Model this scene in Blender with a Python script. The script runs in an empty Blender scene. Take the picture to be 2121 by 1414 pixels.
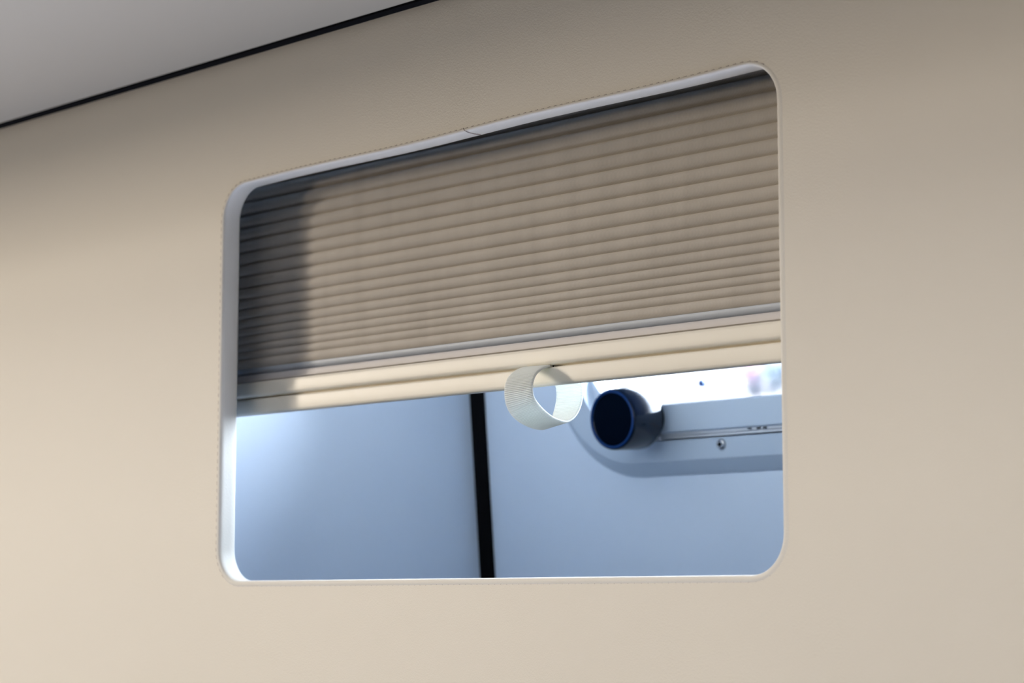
import bpy, bmesh, math, random
from mathutils import Vector, Matrix

random.seed(3)
scn = bpy.context.scene
COL = scn.collection
R = math.radians

# ------------------------------------------------------------------ camera
cam_data = bpy.data.cameras.new("camera")
cam = bpy.data.objects.new("camera", cam_data)
COL.objects.link(cam)
CAM = Vector((1.06, -1.05, 1.5))
PITCH, YAW = 6.971, 45.258
cam.location = CAM
cam.rotation_euler = (R(90 + PITCH), 0, R(YAW))
cam_data.sensor_width = 36.0
cam_data.lens = 36.0 * 4400.0 / 2121.0
cam_data.clip_start = 0.02
cam_data.clip_end = 200
cam_data.dof.use_dof = True
cam_data.dof.focus_distance = 1.50
cam_data.dof.aperture_fstop = 7.5
scn.camera = cam

# ------------------------------------------------------------------ colour management
scn.view_settings.view_transform = 'Standard'
scn.view_settings.look = 'None'
scn.view_settings.gamma = 1.0
scn.view_settings.use_curve_mapping = False
scn.view_settings.exposure = 0.0
scn.cycles.use_denoising = True
scn.cycles.max_bounces = 10
scn.cycles.diffuse_bounces = 6
scn.cycles.sample_clamp_indirect = 8.0

# ------------------------------------------------------------------ world: overcast glare beyond the far window, cool daylight elsewhere
w = bpy.data.worlds.new("world")
scn.world = w
w.use_nodes = True
nt = w.node_tree
nt.nodes.clear()
wo = nt.nodes.new('ShaderNodeOutputWorld')
bg = nt.nodes.new('ShaderNodeBackground')
tc = nt.nodes.new('ShaderNodeTexCoord')
def vdot(vec, v):
    n_ = nt.nodes.new('ShaderNodeVectorMath'); n_.operation = 'DOT_PRODUCT'
    nt.links.new(vec, n_.inputs[0]); n_.inputs[1].default_value = Vector(v).normalized()
    return n_.outputs['Value']
def ramp(val, lo, hi):
    n_ = nt.nodes.new('ShaderNodeMapRange'); n_.interpolation_type = 'SMOOTHSTEP'
    nt.links.new(val, n_.inputs['Value']); n_.inputs['From Min'].default_value = lo; n_.inputs['From Max'].default_value = hi
    return n_.outputs['Result']
def blend(fac, a_, b_):
    n_ = nt.nodes.new('ShaderNodeMix'); n_.data_type = 'RGBA'
    nt.links.new(fac, n_.inputs['Factor'])
    for k_, v_ in (('A', a_), ('B', b_)):
        if isinstance(v_, tuple): n_.inputs[k_].default_value = (*v_, 1)
        else: nt.links.new(v_, n_.inputs[k_])
    return n_.outputs['Result']
WORLD_DIM = (0.012, 0.013, 0.016)      # the dark end of the cabin side
WORLD_SIDE = (6.6, 7.5, 10.0)        # daylight from low on the right
WORLD_GLARE = (36.0, 41.0, 47.0)        # bright haze beyond the far window
side = ramp(vdot(tc.outputs['Generated'], (0.85, 0.0, -0.52)), 0.55, 0.97)
below = ramp(vdot(tc.outputs['Generated'], (0.15, -0.05, -0.98)), 0.35, 0.90)
mx_ = nt.nodes.new('ShaderNodeMath'); mx_.operation = 'MAXIMUM'
bl_ = nt.nodes.new('ShaderNodeMath'); bl_.operation = 'MULTIPLY'; bl_.inputs[1].default_value = 1.0
nt.links.new(below, bl_.inputs[0])
sd_ = nt.nodes.new('ShaderNodeMath'); sd_.operation = 'MULTIPLY'; sd_.inputs[1].default_value = 0.40
nt.links.new(side, sd_.inputs[0])
nt.links.new(sd_.outputs[0], mx_.inputs[0]); nt.links.new(bl_.outputs[0], mx_.inputs[1])
side = mx_.outputs[0]
low_y = ramp(vdot(tc.outputs['Generated'], (0, 1, 0)), -0.22, -0.03)
mul_ = nt.nodes.new('ShaderNodeMath'); mul_.operation = 'MULTIPLY'
nt.links.new(side, mul_.inputs[0]); nt.links.new(low_y, mul_.inputs[1])
c1 = blend(mul_.outputs[0], WORLD_DIM, WORLD_SIDE)
gl_ = ramp(vdot(tc.outputs['Generated'], (0, 1, 0)), 0.02, 0.35)
sky_ = ramp(vdot(tc.outputs['Generated'], (0, 0, 1)), -0.25, 0.05)      # the ground outside is dark
mg_ = nt.nodes.new('ShaderNodeMath'); mg_.operation = 'MULTIPLY'
nt.links.new(gl_, mg_.inputs[0]); nt.links.new(sky_, mg_.inputs[1])
c2 = blend(mg_.outputs[0], c1, WORLD_GLARE)
nt.links.new(c2, bg.inputs['Color'])
bg.inputs['Strength'].default_value = 1.0
nt.links.new(bg.outputs[0], wo.inputs['Surface'])

# ------------------------------------------------------------------ lights
def aim(o, target):
    d = Vector(target) - o.location
    o.rotation_euler = d.to_track_quat('-Z', 'Y').to_euler()

def area(name, loc, target, size, size_y, power, color):
    l = bpy.data.lights.new(name, 'AREA')
    l.shape = 'RECTANGLE'
    l.size, l.size_y = size, size_y
    l.energy = power
    l.color = color
    o = bpy.data.objects.new(name, l)
    COL.objects.link(o)
    o.location = loc
    aim(o, target)
    return o

# warm cabin lamp, up to the left of the camera, and a soft warm fill added beside it
area("cabin_lamp", (-5.75, -4.00, 2.92), (0.6, -1.5, 1.60), 0.55, 1.25, 215.0, (1.0, 0.885, 0.745))
area("warm_fill", (-5.0, -4.2, 1.55), (1.5, -0.8, 1.60), 0.7, 0.5, 68.0, (1.0, 0.86, 0.68))
area("overhead_fill", (0.2, -2.3, 3.45), (0.2, -1.7, 1.50), 1.8, 1.0, 24.0, (1.0, 0.95, 0.87))  # overhead fill added to brighten the lower wall, not a real lamp
# sun on the house across the way
sl = bpy.data.lights.new("sun", 'SUN'); sl.energy = 9.0; sl.angle = R(0.6); sl.color = (1, 0.98, 0.95)
so = bpy.data.objects.new("sun", sl); COL.objects.link(so)
so.rotation_euler = (R(40), 0, 0)          # shines towards +Y and down
# daylight portal in the far window (guides sampling only, gives off nothing)
pl = bpy.data.lights.new("window_portal", 'AREA'); pl.shape = 'RECTANGLE'; pl.size = 0.62; pl.size_y = 0.42
po = bpy.data.objects.new("window_portal", pl); COL.objects.link(po)
po.location = (0.0, 0.44, 1.86); po.rotation_euler = (R(-90), 0, 0)
pl.cycles.is_portal = True

# ------------------------------------------------------------------ helpers
def mat(name, color, rough=0.5, spec=0.5, metallic=0.0, coat=0.0, noise=0.0, noise_scale=8.0,
        bump=0.0, bump_scale=600.0, bump_dist=0.0004, trans=0.0, sheen=0.0):
    m = bpy.data.materials.new(name)
    m.use_nodes = True
    n = m.node_tree
    b = n.nodes['Principled BSDF']
    b.inputs['Base Color'].default_value = (*color, 1)
    b.inputs['Roughness'].default_value = rough
    b.inputs['Specular IOR Level'].default_value = spec
    b.inputs['Metallic'].default_value = metallic
    b.inputs['Coat Weight'].default_value = coat
    b.inputs['Coat Roughness'].default_value = 0.08
    b.inputs['Sheen Weight'].default_value = sheen
    t = n.nodes.new('ShaderNodeTexCoord')
    if noise > 0:
        nz = n.nodes.new('ShaderNodeTexNoise'); nz.inputs['Scale'].default_value = noise_scale
        nz.inputs['Detail'].default_value = 4
        n.links.new(t.outputs['Object'], nz.inputs['Vector'])
        mx = n.nodes.new('ShaderNodeMix'); mx.data_type = 'RGBA'
        mx.inputs['A'].default_value = (*[c * (1 - noise) for c in color], 1)
        mx.inputs['B'].default_value = (*[min(1, c * (1 + noise)) for c in color], 1)
        n.links.new(nz.outputs['Fac'], mx.inputs['Factor'])
        n.links.new(mx.outputs['Result'], b.inputs['Base Color'])
    if bump > 0:
        vz = n.nodes.new('ShaderNodeTexVoronoi'); vz.inputs['Scale'].default_value = bump_scale
        n.links.new(t.outputs['Object'], vz.inputs['Vector'])
        bp = n.nodes.new('ShaderNodeBump'); bp.inputs['Strength'].default_value = bump
        bp.inputs['Distance'].default_value = bump_dist
        n.links.new(vz.outputs['Distance'], bp.inputs['Height'])
        n.links.new(bp.outputs[0], b.inputs['Normal'])
    return m

def link(name, bm, m=None, parent=None, smooth=False, recalc=True):
    if recalc:
        bmesh.ops.recalc_face_normals(bm, faces=bm.faces)
    me = bpy.data.meshes.new(name)
    bm.to_mesh(me); bm.free()
    if m: me.materials.append(m)
    if smooth:
        for p in me.polygons: p.use_smooth = True
    o = bpy.data.objects.new(name, me)
    COL.objects.link(o)
    if parent: o.parent = parent
    return o

def tag(o, label=None, cat=None, group=None, kind=None):
    if label: o['label'] = label
    if cat: o['category'] = cat
    if group: o['group'] = group
    if kind: o['kind'] = kind
    return o

def empty(name, loc):
    o = bpy.data.objects.new(name, None)
    o.empty_display_size = 0.05
    o.location = loc
    COL.objects.link(o)
    return o

def box(bm, x0, x1, y0, y1, z0, z1, M=None):
    vs = [bm.verts.new((x, y, z)) for x in (x0, x1) for y in (y0, y1) for z in (z0, z1)]
    for f in ((0, 1, 3, 2), (4, 6, 7, 5), (0, 4, 5, 1), (2, 3, 7, 6), (0, 2, 6, 4), (1, 5, 7, 3)):
        bm.faces.new([vs[i] for i in f])
    if M:
        for v in vs: v.co = M @ v.co
    return vs

def sharp(o, angle=35):
    for p in o.data.polygons: p.use_smooth = True
    me = o.data
    bm = bmesh.new(); bm.from_mesh(me)
    for e in bm.edges:
        if len(e.link_faces) == 2 and e.calc_face_angle(0) > R(angle):
            e.smooth = False
    bm.to_mesh(me); bm.free()

def bevel(o, width, seg=3):
    md = o.modifiers.new('bevel', 'BEVEL'); md.width = width; md.segments = seg; md.limit_method = 'ANGLE'; md.angle_limit = R(40)
    return md

def extrude_profile(bm, prof, x0, x1, nx=1, closed=True, fn=None):
    """prof: (y, z) points swept along x."""
    rings = []
    for i in range(nx + 1):
        x = x0 + (x1 - x0) * i / nx
        rings.append([bm.verts.new((x, y, z) if fn is None else fn(x, y, z)) for y, z in prof])
    n = len(prof)
    for a, b in zip(rings, rings[1:]):
        for k in range(n if closed else n - 1):
            bm.faces.new((a[k], a[(k + 1) % n], b[(k + 1) % n], b[k]))
    if closed:
        bm.faces.new(rings[0]); bm.faces.new(list(reversed(rings[-1])))
    return rings

def rrect(x0, x1, z0, z1, r, seg=12, side=24):
    """rounded rectangle: list of (x, z, nx, nz), counter-clockwise from the bottom left."""
    pts = []
    def corner(cx, cz, a0):
        for i in range(seg + 1):
            a = R(a0 + 90 * i / seg)
            pts.append((cx + r * math.cos(a), cz + r * math.sin(a), math.cos(a), math.sin(a)))
    def line(xa, za, xb, zb, nx, nz):
        for i in range(1, side):
            t = i / side
            pts.append((xa + (xb - xa) * t, za + (zb - za) * t, nx, nz))
    corner(x0 + r, z0 + r, 180)
    line(x0 + r, z0, x1 - r, z0, 0, -1)
    corner(x1 - r, z0 + r, 270)
    line(x1, z0 + r, x1, z1 - r, 1, 0)
    corner(x1 - r, z1 - r, 0)
    line(x1 - r, z1, x0 + r, z1, 0, 1)
    corner(x0 + r, z1 - r, 90)
    line(x0, z1 - r, x0, z0 + r, -1, 0)
    return pts

def tube(bm, pts, r, n=8, closed=False):
    pts = [Vector(p) for p in pts]
    rings = []
    up = None
    for i, p in enumerate(pts):
        a = pts[i - 1] if (i > 0 or closed) else p
        b = pts[(i + 1) % len(pts)] if (i < len(pts) - 1 or closed) else p
        t = (b - a).normalized()
        if up is None:
            up = t.orthogonal().normalized()
        up = (up - t * up.dot(t)).normalized()
        s = t.cross(up)
        rings.append([bm.verts.new(p + (up * math.cos(2 * math.pi * k / n) + s * math.sin(2 * math.pi * k / n)) * r) for k in range(n)])
    m = len(rings)
    for i in range(m if closed else m - 1):
        a, b = rings[i], rings[(i + 1) % m]
        for k in range(n):
            bm.faces.new((a[k], a[(k + 1) % n], b[(k + 1) % n], b[k]))
    if not closed:
        bm.faces.new(rings[0]); bm.faces.new(list(reversed(rings[-1])))

# ------------------------------------------------------------------ materials
M_wall = mat("beige_leatherette", (0.77, 0.715, 0.61), rough=0.55, spec=0.35, noise=0.02, noise_scale=5, bump=0.25, bump_scale=900, bump_dist=0.0003)
M_bind = mat("pale_edge_binding", (0.74, 0.70, 0.62), rough=0.6, spec=0.3, bump=0.25, bump_scale=900, bump_dist=0.0003)
M_thread = mat("brown_thread", (0.30, 0.23, 0.20), rough=0.8)
M_ceil = mat("greige_ceiling_board", (0.38, 0.335, 0.265), rough=0.6, spec=0.3, noise=0.015, noise_scale=4)
M_blocker = mat("blocker_greige", (0.5, 0.47, 0.42), rough=0.8)
M_body = mat("cool_grey_van_lining", (0.72, 0.81, 0.93), rough=0.45, spec=0.4, noise=0.02, noise_scale=3)
M_carpet = mat("dark_grey_lining", (0.20, 0.23, 0.28), rough=0.9, spec=0.1)
M_rubber_shade = mat("black_rubber_and_shade", (0.004, 0.004, 0.005), rough=0.9, spec=0.05)
M_frame = mat("grey_window_frame", (0.55, 0.64, 0.75), rough=0.35, spec=0.5)
M_track = mat("silver_track", (0.72, 0.74, 0.78), rough=0.3, metallic=0.25)
M_screw = mat("steel", (0.45, 0.45, 0.46), rough=0.25, metallic=1.0)
M_knob = mat("glossy_black_plastic", (0.001, 0.005, 0.016), rough=0.13, spec=0.5)
M_knobface = mat("matte_black_plastic", (0.0006, 0.003, 0.009), rough=0.9, spec=0.02)
M_rail = mat("cream_aluminium", (0.88, 0.83, 0.71), rough=0.42, spec=0.5)
M_band = mat("pinkish_grey_aluminium", (0.64, 0.61, 0.60), rough=0.55, spec=0.5)
M_bead = mat("grey_aluminium", (0.56, 0.61, 0.67), rough=0.5, spec=0.4)

# pleated fabric with a fine vertical weave
M_fab = mat("taupe_pleated_fabric", (0.31, 0.265, 0.215), rough=0.85, spec=0.15)
n = M_fab.node_tree
b = n.nodes['Principled BSDF']
t = n.nodes.new('ShaderNodeTexCoord')
wv = n.nodes.new('ShaderNodeTexWave'); wv.bands_direction = 'X'; wv.inputs['Scale'].default_value = 250; wv.inputs['Distortion'].default_value = 0.6
nz = n.nodes.new('ShaderNodeTexNoise'); nz.inputs['Scale'].default_value = 60
mp = n.nodes.new('ShaderNodeMapping'); mp.inputs['Scale'].default_value = (1, 1, 0.15)
n.links.new(t.outputs['Object'], mp.inputs['Vector'])
n.links.new(mp.outputs[0], nz.inputs['Vector'])
n.links.new(mp.outputs[0], wv.inputs['Vector'])
ad = n.nodes.new('ShaderNodeMath'); ad.operation = 'MULTIPLY_ADD'
ad.inputs[1].default_value = 0.5
n.links.new(wv.outputs['Fac'], ad.inputs[0]); n.links.new(nz.outputs['Fac'], ad.inputs[2])
mx = n.nodes.new('ShaderNodeMix'); mx.data_type = 'RGBA'
mx.inputs['A'].default_value = (0.48, 0.44, 0.385, 1)
mx.inputs['B'].default_value = (0.63, 0.58, 0.51, 1)
n.links.new(ad.outputs[0], mx.inputs['Factor'])
n.links.new(mx.outputs['Result'], b.inputs['Base Color'])

# webbing: white, lets some light through
M_web = mat("white_webbing", (0.92, 0.93, 0.89), rough=0.5, spec=0.3)
n = M_web.node_tree
b = n.nodes['Principled BSDF']; out = n.nodes['Material Output']
tr = n.nodes.new('ShaderNodeBsdfTranslucent'); tr.inputs['Color'].default_value = (0.95, 0.96, 0.93, 1)
ms = n.nodes.new('ShaderNodeMixShader'); ms.inputs[0].default_value = 0.38
n.links.new(b.outputs[0], ms.inputs[1]); n.links.new(tr.outputs[0], ms.inputs[2]); n.links.new(ms.outputs[0], out.inputs['Surface'])

# acrylic pane
M_pane = bpy.data.materials.new("clear_acrylic"); M_pane.use_nodes = True
n = M_pane.node_tree; n.nodes.clear()
out = n.nodes.new('ShaderNodeOutputMaterial'); tp = n.nodes.new('ShaderNodeBsdfTransparent'); gl = n.nodes.new('ShaderNodeBsdfGlossy')
fr = n.nodes.new('ShaderNodeFresnel'); fr.inputs['IOR'].default_value = 1.45; gl.inputs['Roughness'].default_value = 0.02
tp.inputs['Color'].default_value = (0.95, 0.97, 1, 1)
ms = n.nodes.new('ShaderNodeMixShader')
n.links.new(fr.outputs[0], ms.inputs[0]); n.links.new(tp.outputs[0], ms.inputs[1]); n.links.new(gl.outputs[0], ms.inputs[2]); n.links.new(ms.outputs[0], out.inputs['Surface'])

# ================================================================== the setting
# ---- padded partition wall with the rounded opening
OX0, OX1, OZ0, OZ1, OR = -0.3365, 0.2393, 1.5165, 1.8390, 0.026
WX0, WX1, WZ0, WZ1 = -6.50, 3.20, 0.0, 3.60
DEPTH = 0.016

def opening(off):
    """outline of the opening grown by off, its top edge rising slightly to the right as it was cut"""
    res = []
    for x, z, nx, nz in rrect(OX0, OX1, OZ0, OZ1, OR):
        if z > 1.70:
            k = min(1, (z - 1.70) / 0.1)
            z += k * 0.0075 * (x + 0.32)
        # hand-cut foam edge: a little wavy along the top
        if nz > 0.9: z += 0.0007 * math.sin(x * 23 + 1.0)
        o_ = off * (1 - 0.35 * max(0, nz))
        res.append((x + nx * o_, z + nz * o_))
    return res

def wall_with_hole(bm, hole, y0, y1, ext):
    x0, x1, z0, z1 = ext
    cx, cz = (OX0 + OX1) / 2, (OZ0 + OZ1) / 2
    outer = []
    for x, z in hole:
        dx, dz = x - cx, z - cz
        s = min(((x1 - cx) / dx if dx > 0 else (x0 - cx) / dx) if abs(dx) > 1e-9 else 1e9,
                ((z1 - cz) / dz if dz > 0 else (z0 - cz) / dz) if abs(dz) > 1e-9 else 1e9)
        outer.append([cx + dx * s, cz + dz * s])
    for c in ((x0, z0), (x0, z1), (x1, z0), (x1, z1)):
        k = min(range(len(outer)), key=lambda i: (outer[i][0] - c[0]) ** 2 + (outer[i][1] - c[1]) ** 2)
        outer[k] = [c[0], c[1]]
    n = len(hole)
    F = [bm.verts.new((x, y0, z)) for x, z in hole]; FO = [bm.verts.new((x, y0, z)) for x, z in outer]
    B = [bm.verts.new((x, y1, z)) for x, z in hole]; BO = [bm.verts.new((x, y1, z)) for x, z in outer]
    for k in range(n):
        j = (k + 1) % n
        bm.faces.new((F[k], FO[k], FO[j], F[j])); bm.faces.new((B[k], B[j], BO[j], BO[k]))
        bm.faces.new((FO[k], BO[k], BO[j], FO[j])); bm.faces.new((F[k], F[j], B[j], B[k]))

bm = bmesh.new()
wall_with_hole(bm, opening(0.0047), 0.0, DEPTH, (WX0, WX1, WZ0, WZ1))
bmesh.ops.recalc_face_normals(bm, faces=bm.faces)
for f in bm.faces: f.material_index = 1 if f.normal.y > 0.9 else 0
wall = tag(link("wall_front", bm, M_wall), kind='structure')
wall.data.materials.append(M_carpet)

# rolled edge of the opening
bm = bmesh.new()
prof = [(0.0047, 0.0000), (0.0043, -0.0001), (0.0038, -0.0003), (0.0028, -0.0004), (0.0016, -0.0002), (0.0010, 0.0003), (0.0004, 0.0013),
        (0.0001, 0.0026), (0.0, 0.0040), (0.0, 0.0100), (0.0, DEPTH - 0.002), (0.0005, DEPTH - 0.0006), (0.0015, DEPTH), (0.0047, DEPTH)]
rings = []
sides = [p[2] for p in rrect(OX0, OX1, OZ0, OZ1, OR)]
for i_, (off, y) in enumerate(prof):
    # the right-hand edge is pulled tighter, so its roll is sharper
    rings.append([bm.verts.new((x, y * (1 - (0.75 * max(0, nx_) if i_ < 9 else 0)), z)) for (x, z), nx_ in zip(opening(off), sides)])
for a, b_ in zip(rings, rings[1:]):
    m_ = len(a)
    for k in range(m_):
        bm.faces.new((a[k], a[(k + 1) % m_], b_[(k + 1) % m_], b_[k]))
bind = link("edge_binding", bm, M_bind, wall, smooth=True)

# stitches along the edge of the opening, and the short seam where the binding ends meet
path = [Vector((x, 0.0, z)) for x, z in opening(0.0047)]
seglen = [(path[(i + 1) % len(path)] - path[i]).length for i in range(len(path))]
total = sum(seglen)
def along(s):
    s %= total
    for i, l in enumerate(seglen):
        if s <= l: return path[i].lerp(path[(i + 1) % len(path)], s / l)
        s -= l
    return path[0]
bm = bmesh.new()
nst = int(total / 0.0060)
for i in range(nst):
    s = i * total / nst
    p_ = along(s)
    if p_.x > OX1 - 0.008 and p_.z < 1.842: continue       # the right-hand edge shows no thread
    low = p_.z < OZ0 + 0.001
    k_ = 0.6 if low else 1.0
    jit = Vector((random.uniform(-.0001, .0001), 0, random.uniform(-.0001, .0001)))
    p0, p1 = p_ + jit, along(s + 0.0030) + jit
    if not low:
        tube(bm, [p0 + Vector((0, 0.0003, 0)), (p0 + p1) / 2 + Vector((0, -0.00025, 0)), p1 + Vector((0, 0.0003, 0))], 0.00016, 5)
    tube(bm, [p0 + Vector((0, 0.0002, 0)), p0 + Vector((0, -0.0004 * k_, 0))], 0.00029 * k_, 5)
st = link("stitching", bm, M_thread, bind, smooth=True)
bm = bmesh.new()
sp = [(-0.0500, -0.0004, 1.8443), (-0.0488, -0.0003, 1.8425), (-0.0470, 0.0003, 1.8412), (-0.0455, 0.0020, 1.8404), (-0.0450, 0.0060, 1.8402), (-0.0440, 0.012, 1.8403)]
tube(bm, sp, 0.0003, 6)
tag(link("binding_seam", bm, M_thread, bind, smooth=True))

# ---- board overhead, stopping just short of the wall
bm = bmesh.new()
box(bm, -4.20, 1.80, -0.34, -0.0090, 1.9475, 1.9635)
o = tag(link("ceiling", bm, M_ceil), kind='structure'); bevel(o, 0.0015, 2)
bm = bmesh.new()
box(bm, -6.5, 1.8, -5.0, 0.0, 3.60, 3.615)
tag(link("sun_blocker_slab", bm, M_blocker), kind='structure').name = "sun_blocker"  # unseen slab added to keep the sun off the wall
# black strip standing in for the shade in the gap between board and wall
bm = bmesh.new()
box(bm, -4.20, 1.80, -0.0090, 0.0, 1.9462, 1.9600)
tag(link("gap_shade", bm, M_rubber_shade), kind='structure')
# face of the locker over the board
bm = bmesh.new()
box(bm, -4.20, 1.80, -0.34, -0.325, 1.9635, 3.60)
tag(link("trim_1", bm, M_ceil), kind='structure')

# ---- compartment behind: side wall, far wall leaning in as it rises
LEAN = 0.0835671
def far(u, off, v):
    """u along the far wall, off out of it towards the partition, v up it"""
    c = 1 / math.sqrt(1 + LEAN * LEAN); s = LEAN * c
    return Vector((u, 0.4063 - v * s - off * c, 1.5244 + v * c - off * s))
FM = Matrix(((1, 0, 0, 0), (0, 1, 0, 0), (0, 0, 1, 0), (0, 0, 0, 1)))
_c = 1 / math.sqrt(1 + LEAN * LEAN); _s = LEAN * _c
# local (x=u, y=-off, z=v) -> world
FM = Matrix(((1, 0, 0, 0), (0, _c, -_s, 0.4063), (0, _s, _c, 1.5244), (0, 0, 0, 1)))

# window geometry on the far wall (u, v)
WU0, WU1, WV0, WV1 = -0.292, 0.32, 0.1500, 0.52          # clear opening
FU0, FU1, FV0, FV1, FR = -0.334, 0.36, 0.088, 0.57, 0.105  # outer outline of frame

def ring_mesh(bm, outlines, close_last=True):
    """outlines: list of (list of (u,v), off) joined in turn, in far-wall local space"""
    rr = []
    for pts, off in outlines:
        rr.append([bm.verts.new((u, -off, v)) for u, v in pts])
    for a, b_ in zip(rr, rr[1:]):
        m_ = len(a)
        for k in range(m_):
            bm.faces.new((a[k], a[(k + 1) % m_], b_[(k + 1) % m_], b_[k]))
    return rr

def oval(x0, x1, z0, z1, r):
    return [(p[0], p[1]) for p in rrect(x0, x1, z0, z1, r, seg=16, side=12)]

# far wall with the hole for the window
bm = bmesh.new()
hole = oval(-0.300, 0.33, 0.140, 0.53, 0.085)
ext = (-0.475, 0.62, -0.55, 0.62)
cx, cz = 0.015, 0.33
outer = []
for x, z in hole:
    dx, dz = x - cx, z - cz
    s = min(((ext[1] - cx) / dx if dx > 0 else (ext[0] - cx) / dx) if abs(dx) > 1e-9 else 1e9,
            ((ext[3] - cz) / dz if dz > 0 else (ext[2] - cz) / dz) if abs(dz) > 1e-9 else 1e9)
    outer.append([cx + dx * s, cz + dz * s])
for c_ in ((ext[0], ext[2]), (ext[0], ext[3]), (ext[1], ext[2]), (ext[1], ext[3])):
    k = min(range(len(outer)), key=lambda i: (outer[i][0] - c_[0]) ** 2 + (outer[i][1] - c_[1]) ** 2)
    outer[k] = list(c_)
ring_mesh(bm, [(hole, 0), (outer, 0), (outer, -0.03), (hole, -0.03), (hole, 0)])
bmesh.ops.remove_doubles(bm, verts=bm.verts, dist=1e-6)
for v in bm.verts: v.co = FM @ v.co
tag(link("wall_back", bm, M_body), kind='structure')

def slab(name, x0, x1, y0, y1, z0, z1, m):
    bm = bmesh.new(); box(bm, x0, x1, y0, y1, z0, z1)
    return tag(link(name, bm, m), kind='structure')
slab("wall_left", -0.475, -0.450, DEPTH, 0.46, 0.99, 2.10, M_body)
slab("wall_right", 0.58, 0.60, DEPTH, 0.46, 0.99, 2.10, M_body)
slab("floor", -0.475, 0.60, DEPTH, 0.46, 1.00, 1.02, M_carpet)
slab("ceiling_compartment", -0.475, 0.60, DEPTH, 0.50, 2.06, 2.08, M_carpet)

# black rubber strip in the corner between side wall and far wall
bm = bmesh.new()
box(bm, -0.4505, -0.4325, -0.004, 0.006, -0.45, 0.50, FM)
tag(link("trim_2", bm, M_rubber_shade), kind='structure')

# ---- far window
win = tag(empty("window_1", tuple(far(0.015, 0, 0.088))), kind='structure')
def wpart(name, bm, m, parent=None, smooth=False, bev=None, loc=False):
    for v in bm.verts: v.co = FM @ v.co
    o = link(name, bm, m, None, smooth)
    p = parent or win
    o.parent = p
    bpy.context.view_layer.update()
    o.matrix_parent_inverse = p.matrix_world.inverted()
    if bev: bevel(o, bev, 3)
    return o

bm = bmesh.new()
o0 = oval(FU0, FU1, FV0, FV1, FR)
o1 = oval(FU0 + 0.012, FU1 - 0.012, FV0 + 0.012, FV1 - 0.012, FR - 0.012)
o1b = oval(FU0 + 0.0135, FU1 - 0.0135, FV0 + 0.0135, FV1 - 0.0135, FR - 0.0135)
o2 = oval(WU0 + 0.000, WU1, WV0 - 0.0305, WV1, 0.075)
ring_mesh(bm, [(o0, -0.0002), (o0, 0.001), (o1, 0.0125), (o1b, 0.0135), (o2, 0.0150), (o2, -0.020), (o0, -0.0002)])
bmesh.ops.remove_doubles(bm, verts=bm.verts, dist=1e-6)
fr_o = wpart("window_frame", bm, M_frame)
sharp(fr_o, 25)

# lower cassette of the window, between the flange and the clear opening
bm = bmesh.new()
prof = [(-0.0205, 0.1262), (-0.0215, 0.1277), (-0.0215, 0.1507), (-0.0200, 0.1520), (0.018, 0.1520), (0.018, 0.1207), (-0.0100, 0.1207), (-0.0130, 0.1262)]
def cz_(x, y, z): return (x, y, z)
extrude_profile(bm, prof, -0.262, 0.31)
wpart("cassette", bm, M_frame, bev=0.0006)
# silver track under the cassette, with an end stop
bm = bmesh.new()
prof = [(-0.0165, 0.1210), (-0.0165, 0.1230), (-0.0145, 0.1233), (-0.0145, 0.1237), (-0.0185, 0.1239), (-0.0185, 0.1259), (-0.0120, 0.1259), (-0.0120, 0.1210)]
extrude_profile(bm, prof, -0.1985, 0.30)
tk = wpart("track", bm, M_track)
bm = bmesh.new()
box(bm, -0.1995, -0.1935, -0.0192, -0.012, 0.1200, 0.1263)
wpart("end_stop", bm, M_track, tk, bev=0.0005)
for u in (-0.092, -0.082, -0.0755):
    bm = bmesh.new(); box(bm, u, u + 0.004, -0.0190, -0.014, 0.1243, 0.1255)
    wpart("notch", bm, M_rubber_shade, tk)
# screw in the flange
bm = bmesh.new()
ang = [2 * math.pi * i / 24 for i in range(24)]
def disc_lathe(bm, cu, cv, prof, seg=48):
    """prof: (off, r)"""
    rr = []
    for off, r in prof:
        rr.append([bm.verts.new((cu + r * math.cos(2 * math.pi * i / seg), -off, cv + r * math.sin(2 * math.pi * i / seg))) for i in range(seg)])
    for a, b_ in zip(rr, rr[1:]):
        for k in range(seg): bm.faces.new((a[k], a[(k + 1) % seg], b_[(k + 1) % seg], b_[k]))
    bm.faces.new(rr[0]); bm.faces.new(list(reversed(rr[-1])))
disc_lathe(bm, -0.1255, 0.1133, [(0.013, 0.0048), (0.0152, 0.0048), (0.0166, 0.0042), (0.0172, 0.0032), (0.0172, 0.0018), (0.0155, 0.0016)], 24)
sc_ = wpart("screw", bm, M_screw); sharp(sc_, 30)
bm = bmesh.new()
box(bm, -0.1282, -0.1228, -0.01735, -0.0160, 0.1128, 0.1138)
box(bm, -0.1260, -0.1250, -0.01735, -0.0160, 0.1106, 0.1160)
wpart("cross_slot", bm, M_rubber_shade, sc_)
# pane
bm = bmesh.new()
po_ = oval(-0.296, 0.325, 0.145, 0.525, 0.08)
vs = [bm.verts.new((u, 0.012, v)) for u, v in po_]; vb = [bm.verts.new((u, 0.016, v)) for u, v in po_]
bm.faces.new(vs); bm.faces.new(list(reversed(vb)))
for k in range(len(vs)): bm.faces.new((vs[k], vb[k], vb[(k + 1) % len(vs)], vs[(k + 1) % len(vs)]))
wpart("pane", bm, M_pane)
# tiny clip seen on the pane
bm = bmesh.new()
disc_lathe(bm, -0.1650, 0.1690, [(-0.0125, 0.0026), (-0.010, 0.0026), (-0.009, 0.0016)], 16)
wpart("clip", bm, mat("blue_plastic", (0.05, 0.12, 0.3), rough=0.4))

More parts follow.
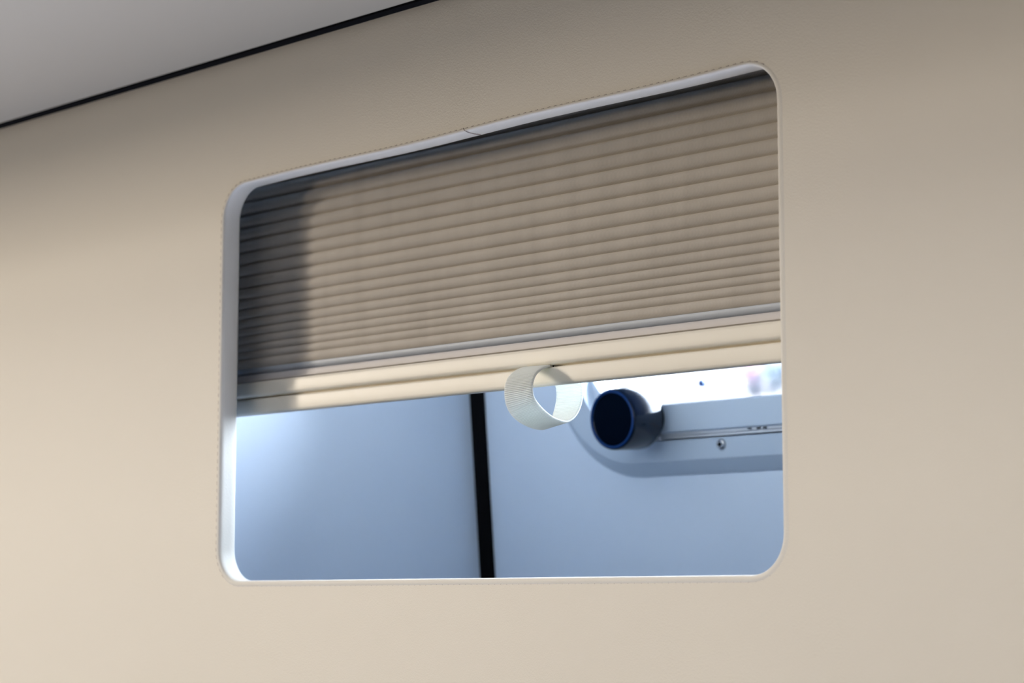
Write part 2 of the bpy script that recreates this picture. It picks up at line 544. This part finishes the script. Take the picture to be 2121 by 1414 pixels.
# knob of the window stay
KU, KV = -0.2022, 0.1408
bm = bmesh.new()
disc_lathe(bm, KU, KV, [(0.0190, 0.0188), (0.0335, 0.0195), (0.0338, 0.0262), (0.0350, 0.0276), (0.0390, 0.0280), (0.0500, 0.0276),
                        (0.0675, 0.0272), (0.0695, 0.0266), (0.0703, 0.0257), (0.0700, 0.0242), (0.0690, 0.0235), (0.0685, 0.0228)], 64)
for v in bm.verts: v.co = FM @ v.co
kn_root = tag(empty("window_knob", tuple(far(KU, 0.020, KV))),
              "round dark blue-black plastic knob on the grey frame of the far window", "knob")
kn = link("knob_body", bm, M_knob); sharp(kn, 32)
def kpart(o):
    o.parent = kn_root
    bpy.context.view_layer.update()
    o.matrix_parent_inverse = kn_root.matrix_world.inverted()
kpart(kn)
bm = bmesh.new()
disc_lathe(bm, KU, KV, [(0.0660, 0.0229), (0.0690, 0.0229), (0.0693, 0.0223), (0.0694, 0.0100), (0.0694, 0.0010)], 64)
for v in bm.verts: v.co = FM @ v.co
kf = link("face_cap", bm, M_knobface); sharp(kf, 32); kpart(kf)
bm = bmesh.new()
rr = []
for i in range(64):
    a = 2 * math.pi * i / 64
    rr.append(FM @ Vector((KU + 0.0246 * math.cos(a), -0.0697, KV + 0.0246 * math.sin(a))))
tube(bm, rr, 0.0013, 8, closed=True)
kr = link("face_ring", bm, mat("painted_blue_reflection", (0.0, 0.03, 0.14), rough=0.5, spec=0.2), smooth=True); kr['label'] = "ring round the knob face with its blue reflection painted in"; kpart(kr)  # the chamfer's blue reflection is put into the ring's colour

# ================================================================== pleated blind
blind = tag(empty("pleated_blind", (-0.04, 0.045, 1.653)), "taupe pleated blind half lowered on a cream rail behind the wall opening", "blind")
def bpart(name, bm, m, parent=None, smooth=False, label=None, off=(0, 0, 0)):
    for v in bm.verts: v.co += Vector(off)
    o = link(name, bm, m, None, smooth)
    p = parent or blind
    o.parent = p
    bpy.context.view_layer.update()
    o.matrix_parent_inverse = p.matrix_world.inverted()
    if label: o['label'] = label
    return o
BX0, BX1 = -0.438, 0.40
zs = [z_ - 0.0006 for z_ in [1.6950, 1.7030, 1.7095, 1.7158, 1.7225, 1.7295, 1.7370, 1.7455, 1.7540, 1.7635, 1.7735, 1.7840, 1.7942, 1.8050, 1.8156, 1.8265, 1.8378, 1.8492, 1.8606, 1.8720]]
YC = 0.0455
prof = []
for i in range(len(zs) - 1):
    z0, z1 = zs[i], zs[i + 1]
    h = z1 - z0
    amp = 0.26 * h + 0.0002
    N = 18
    for k in range(N):
        t_ = k / N        # 0 bottom crease .. 1 top crease
        q = 4 * t_ * (1 - t_)
        prof.append((YC - amp * max(0, q) ** 0.85, z0 + h * t_))
prof.append((YC, zs[-1]))
back = [(0.0550 + 0.0018 * math.cos(k), z) for k, z in enumerate(reversed(zs))]
bm = bmesh.new()
extrude_profile(bm, prof + back, BX0, BX1, 1)
fab = bpart("pleated_fabric", bm, M_fab)
sharp(fab, 50)

# rail: cream body with groove and lower lip
bm = bmesh.new()
def arc(cy, cz, r, a0, a1, n=6):
    return [(cy + r * math.cos(R(a0 + (a1 - a0) * i / n)), cz + r * math.sin(R(a0 + (a1 - a0) * i / n))) for i in range(n + 1)]
prof = [(0.0535, 1.6806), (0.0330, 1.6806), (0.0312, 1.6803), (0.0305, 1.6797), (0.0302, 1.6780), (0.0300, 1.6740), (0.0299, 1.6705), (0.0303, 1.6690),
        (0.0310, 1.6682), (0.0322, 1.6678), (0.0362, 1.6677), (0.0362, 1.6664), (0.0322, 1.6662), (0.0314, 1.6657), (0.0311, 1.6648),
        (0.0315, 1.6560), (0.0318, 1.6545), (0.0325, 1.6536), (0.0338, 1.6532), (0.0372, 1.6532), (0.0380, 1.6540), (0.0380, 1.6660), (0.0535, 1.6665)]
extrude_profile(bm, prof, BX0, BX1, 1)
rail = bpart("bottom_rail", bm, M_rail, off=(0, 0.007, 0.001)); sharp(rail, 50)
bm = bmesh.new()
prof = [(0.0420, 1.6806), (0.0420, 1.6820), (0.0374, 1.6821), (0.0368, 1.6823), (0.0366, 1.6830), (0.0366, 1.6864), (0.0369, 1.6872), (0.0378, 1.6876), (0.0480, 1.6877), (0.0480, 1.6882), (0.0530, 1.6882), (0.0530, 1.6806)]
extrude_profile(bm, prof, BX0, BX1, 1)
o = bpart("rail_band", bm, M_band, rail, label="pinkish grey band along the top of the rail", off=(0, 0.007, 0.001)); sharp(o, 50)
bm = bmesh.new()
prof = [(0.0535, 1.6882), (0.0480, 1.6882), (0.0480, 1.6890), (0.0440, 1.6892)] + arc(0.0450, 1.6925, 0.0034, 225, 95, 8) + [(0.0535, 1.6960)]
extrude_profile(bm, prof, BX0, BX1, 1)
o = bpart("rail_bead", bm, M_bead, rail, label="rounded grey bead under the pleats", off=(0, 0.0035, 0.0006)); sharp(o, 50)
# slit in the groove where the webbing comes out
bm = bmesh.new()
box(bm, -0.0165, 0.0060, 0.0330, 0.0370, 1.6660, 1.6680)
bpart("slit", bm, M_rubber_shade, rail, off=(-0.006, 0.007, 0.001))
# head rail
bm = bmesh.new(); box(bm, BX0, BX1, 0.038, 0.064, 1.872, 1.895)
o = bpart("head_rail", bm, M_rail); bevel(o, 0.002)

# ---- webbing pull loop
bm = bmesh.new()
# closed path in (y, z): right rim / left rim
ctrl = [  # (y, z_right, z_left)
    (0.0340, 1.6672, 1.6672), (0.0300, 1.6664, 1.6668), (0.0240, 1.6645, 1.6645), (0.0180, 1.6605, 1.6600), (0.0145, 1.6555, 1.6545), (0.0133, 1.6500, 1.6480),
    (0.0145, 1.6440, 1.6400), (0.0185, 1.6392, 1.6330), (0.0250, 1.6345, 1.6278), (0.0330, 1.6305, 1.6245), (0.0410, 1.6284, 1.6232), (0.0490, 1.6278, 1.6240),
    (0.0560, 1.6308, 1.6285), (0.0610, 1.6360, 1.6350), (0.0640, 1.6420, 1.6418), (0.0653, 1.6490, 1.6490), (0.0640, 1.6560, 1.6560), (0.0600, 1.6620, 1.6620), (0.0540, 1.6655, 1.6655), (0.0470, 1.6664, 1.6664), (0.0400, 1.6664, 1.6664)]
def cr_spline(P, n):
    res = []
    for i in range(len(P) - 1):
        p0 = P[max(i - 1, 0)]; p1 = P[i]; p2 = P[i + 1]; p3 = P[min(i + 2, len(P) - 1)]
        for k in range(n):
            t_ = k / n
            res.append(tuple(0.5 * (2 * b1 + (c1 - a1) * t_ + (2 * a1 - 5 * b1 + 4 * c1 - d1) * t_ * t_ + (-a1 + 3 * b1 - 3 * c1 + d1) * t_ ** 3)
                             for a1, b1, c1, d1 in zip(p0, p1, p2, p3)))
    res.append(P[-1])
    return res
sp = cr_spline(ctrl, 36)
XR, XL = 0.0068, -0.0155
rows_o, rows_i = [], []
NX = 24
L = 0.0
for i, (y, zr, zl) in enumerate(sp):
    a = Vector(sp[max(i - 1, 0)]); c_ = Vector(sp[min(i + 1, len(sp) - 1)])
    d = Vector((c_.x - a.x, (c_.y - a.y + c_.z - a.z) / 2)).normalized()
    nrm = Vector((-d.y, d.x))      # points inwards or outwards
    if i: L += (Vector(sp[i]).xy - Vector(sp[i - 1]).xy).length
    rib = 0.00026 * math.cos(2 * math.pi * L / 0.00112)
    ro, ri = [], []
    yl_shift = -0.0058 * math.exp(-((y - 0.013) / 0.018) ** 2)      # the left edge flares towards the room
    for k in range(NX + 1):
        u = k / NX
        x = XL + (XR - XL) * u
        z = zl + (zr - zl) * u
        yy = y + yl_shift * (1 - u) - 0.004 * (1 - u) * math.exp(-((y - 0.065) / 0.012) ** 2)
        edge = 0.6 if k in (0, NX) else 1.0
        th = 0.00075 * edge
        ribk = rib * (1 if k not in (0, NX) else 0.2) * (1 if (k % 2) else 0.55)
        ro.append(bm.verts.new((x, yy + nrm.x * (-(th) - ribk), z + nrm.y * (-(th) - ribk))))
        ri.append(bm.verts.new((x, yy + nrm.x * (th + ribk), z + nrm.y * (th + ribk))))
    rows_o.append(ro); rows_i.append(ri)
for rows in (rows_o, rows_i):
    for a, b_ in zip(rows, rows[1:]):
        for k in range(NX): bm.faces.new((a[k], a[k + 1], b_[k + 1], b_[k]))
for a, b_, c_, d_ in zip(rows_o, rows_o[1:], rows_i, rows_i[1:]):
    bm.faces.new((a[0], b_[0], d_[0], c_[0])); bm.faces.new((a[NX], c_[NX], d_[NX], b_[NX]))
for ro, ri in ((rows_o[0], rows_i[0]), (rows_o[-1], rows_i[-1])):
    for k in range(NX): bm.faces.new((ro[k], ro[k + 1], ri[k + 1], ri[k]))
bpart("pull_loop", bm, M_web, smooth=True, label="white ribbed webbing pull loop hanging from the rail", off=(-0.006, 0.007, 0.0012))

# ================================================================== outside, far beyond the window
house = tag(empty("house", (-6.5, 9.0, 0.0)), "sunlit white house across the way, seen blurred through the far window", "house")
def hpart(name, bm, m, label=None):
    o = link(name, bm, m); o.parent = house
    o.matrix_parent_inverse = Matrix.Translation((6.5, -9.0, 0.0))
    if label: o['label'] = label
    return o
bm = bmesh.new(); box(bm, -14, 2, 9.0, 15.0, 0, 6.5)
hpart("house_wall", bm, mat("white_render", (0.85, 0.86, 0.88), rough=0.9))

def clump(name, c, r, n_, m, rb):
    bm = bmesh.new()
    for i in range(n_):
        d = Vector((random.gauss(0, 1), random.gauss(0, 1), random.gauss(0, 1))).normalized() * r * random.uniform(0.3, 1)
        bmesh.ops.create_icosphere(bm, subdivisions=1, radius=rb * random.uniform(0.7, 1.3), matrix=Matrix.Translation(Vector(c) + d) @ Matrix.Diagonal((1, 1, 0.6, 1)))
    return hpart(name, bm, m)
clump("pink_blossom", (-6.99, 8.95, 2.88), 0.07, 40, mat("pink_petals", (0.98, 0.66, 0.78), rough=0.8), 0.025)
clump("climbing_leaves", (-6.83, 8.95, 2.90), 0.08, 60, mat("grey_green_leaves", (0.72, 0.84, 0.86), rough=0.8), 0.025)
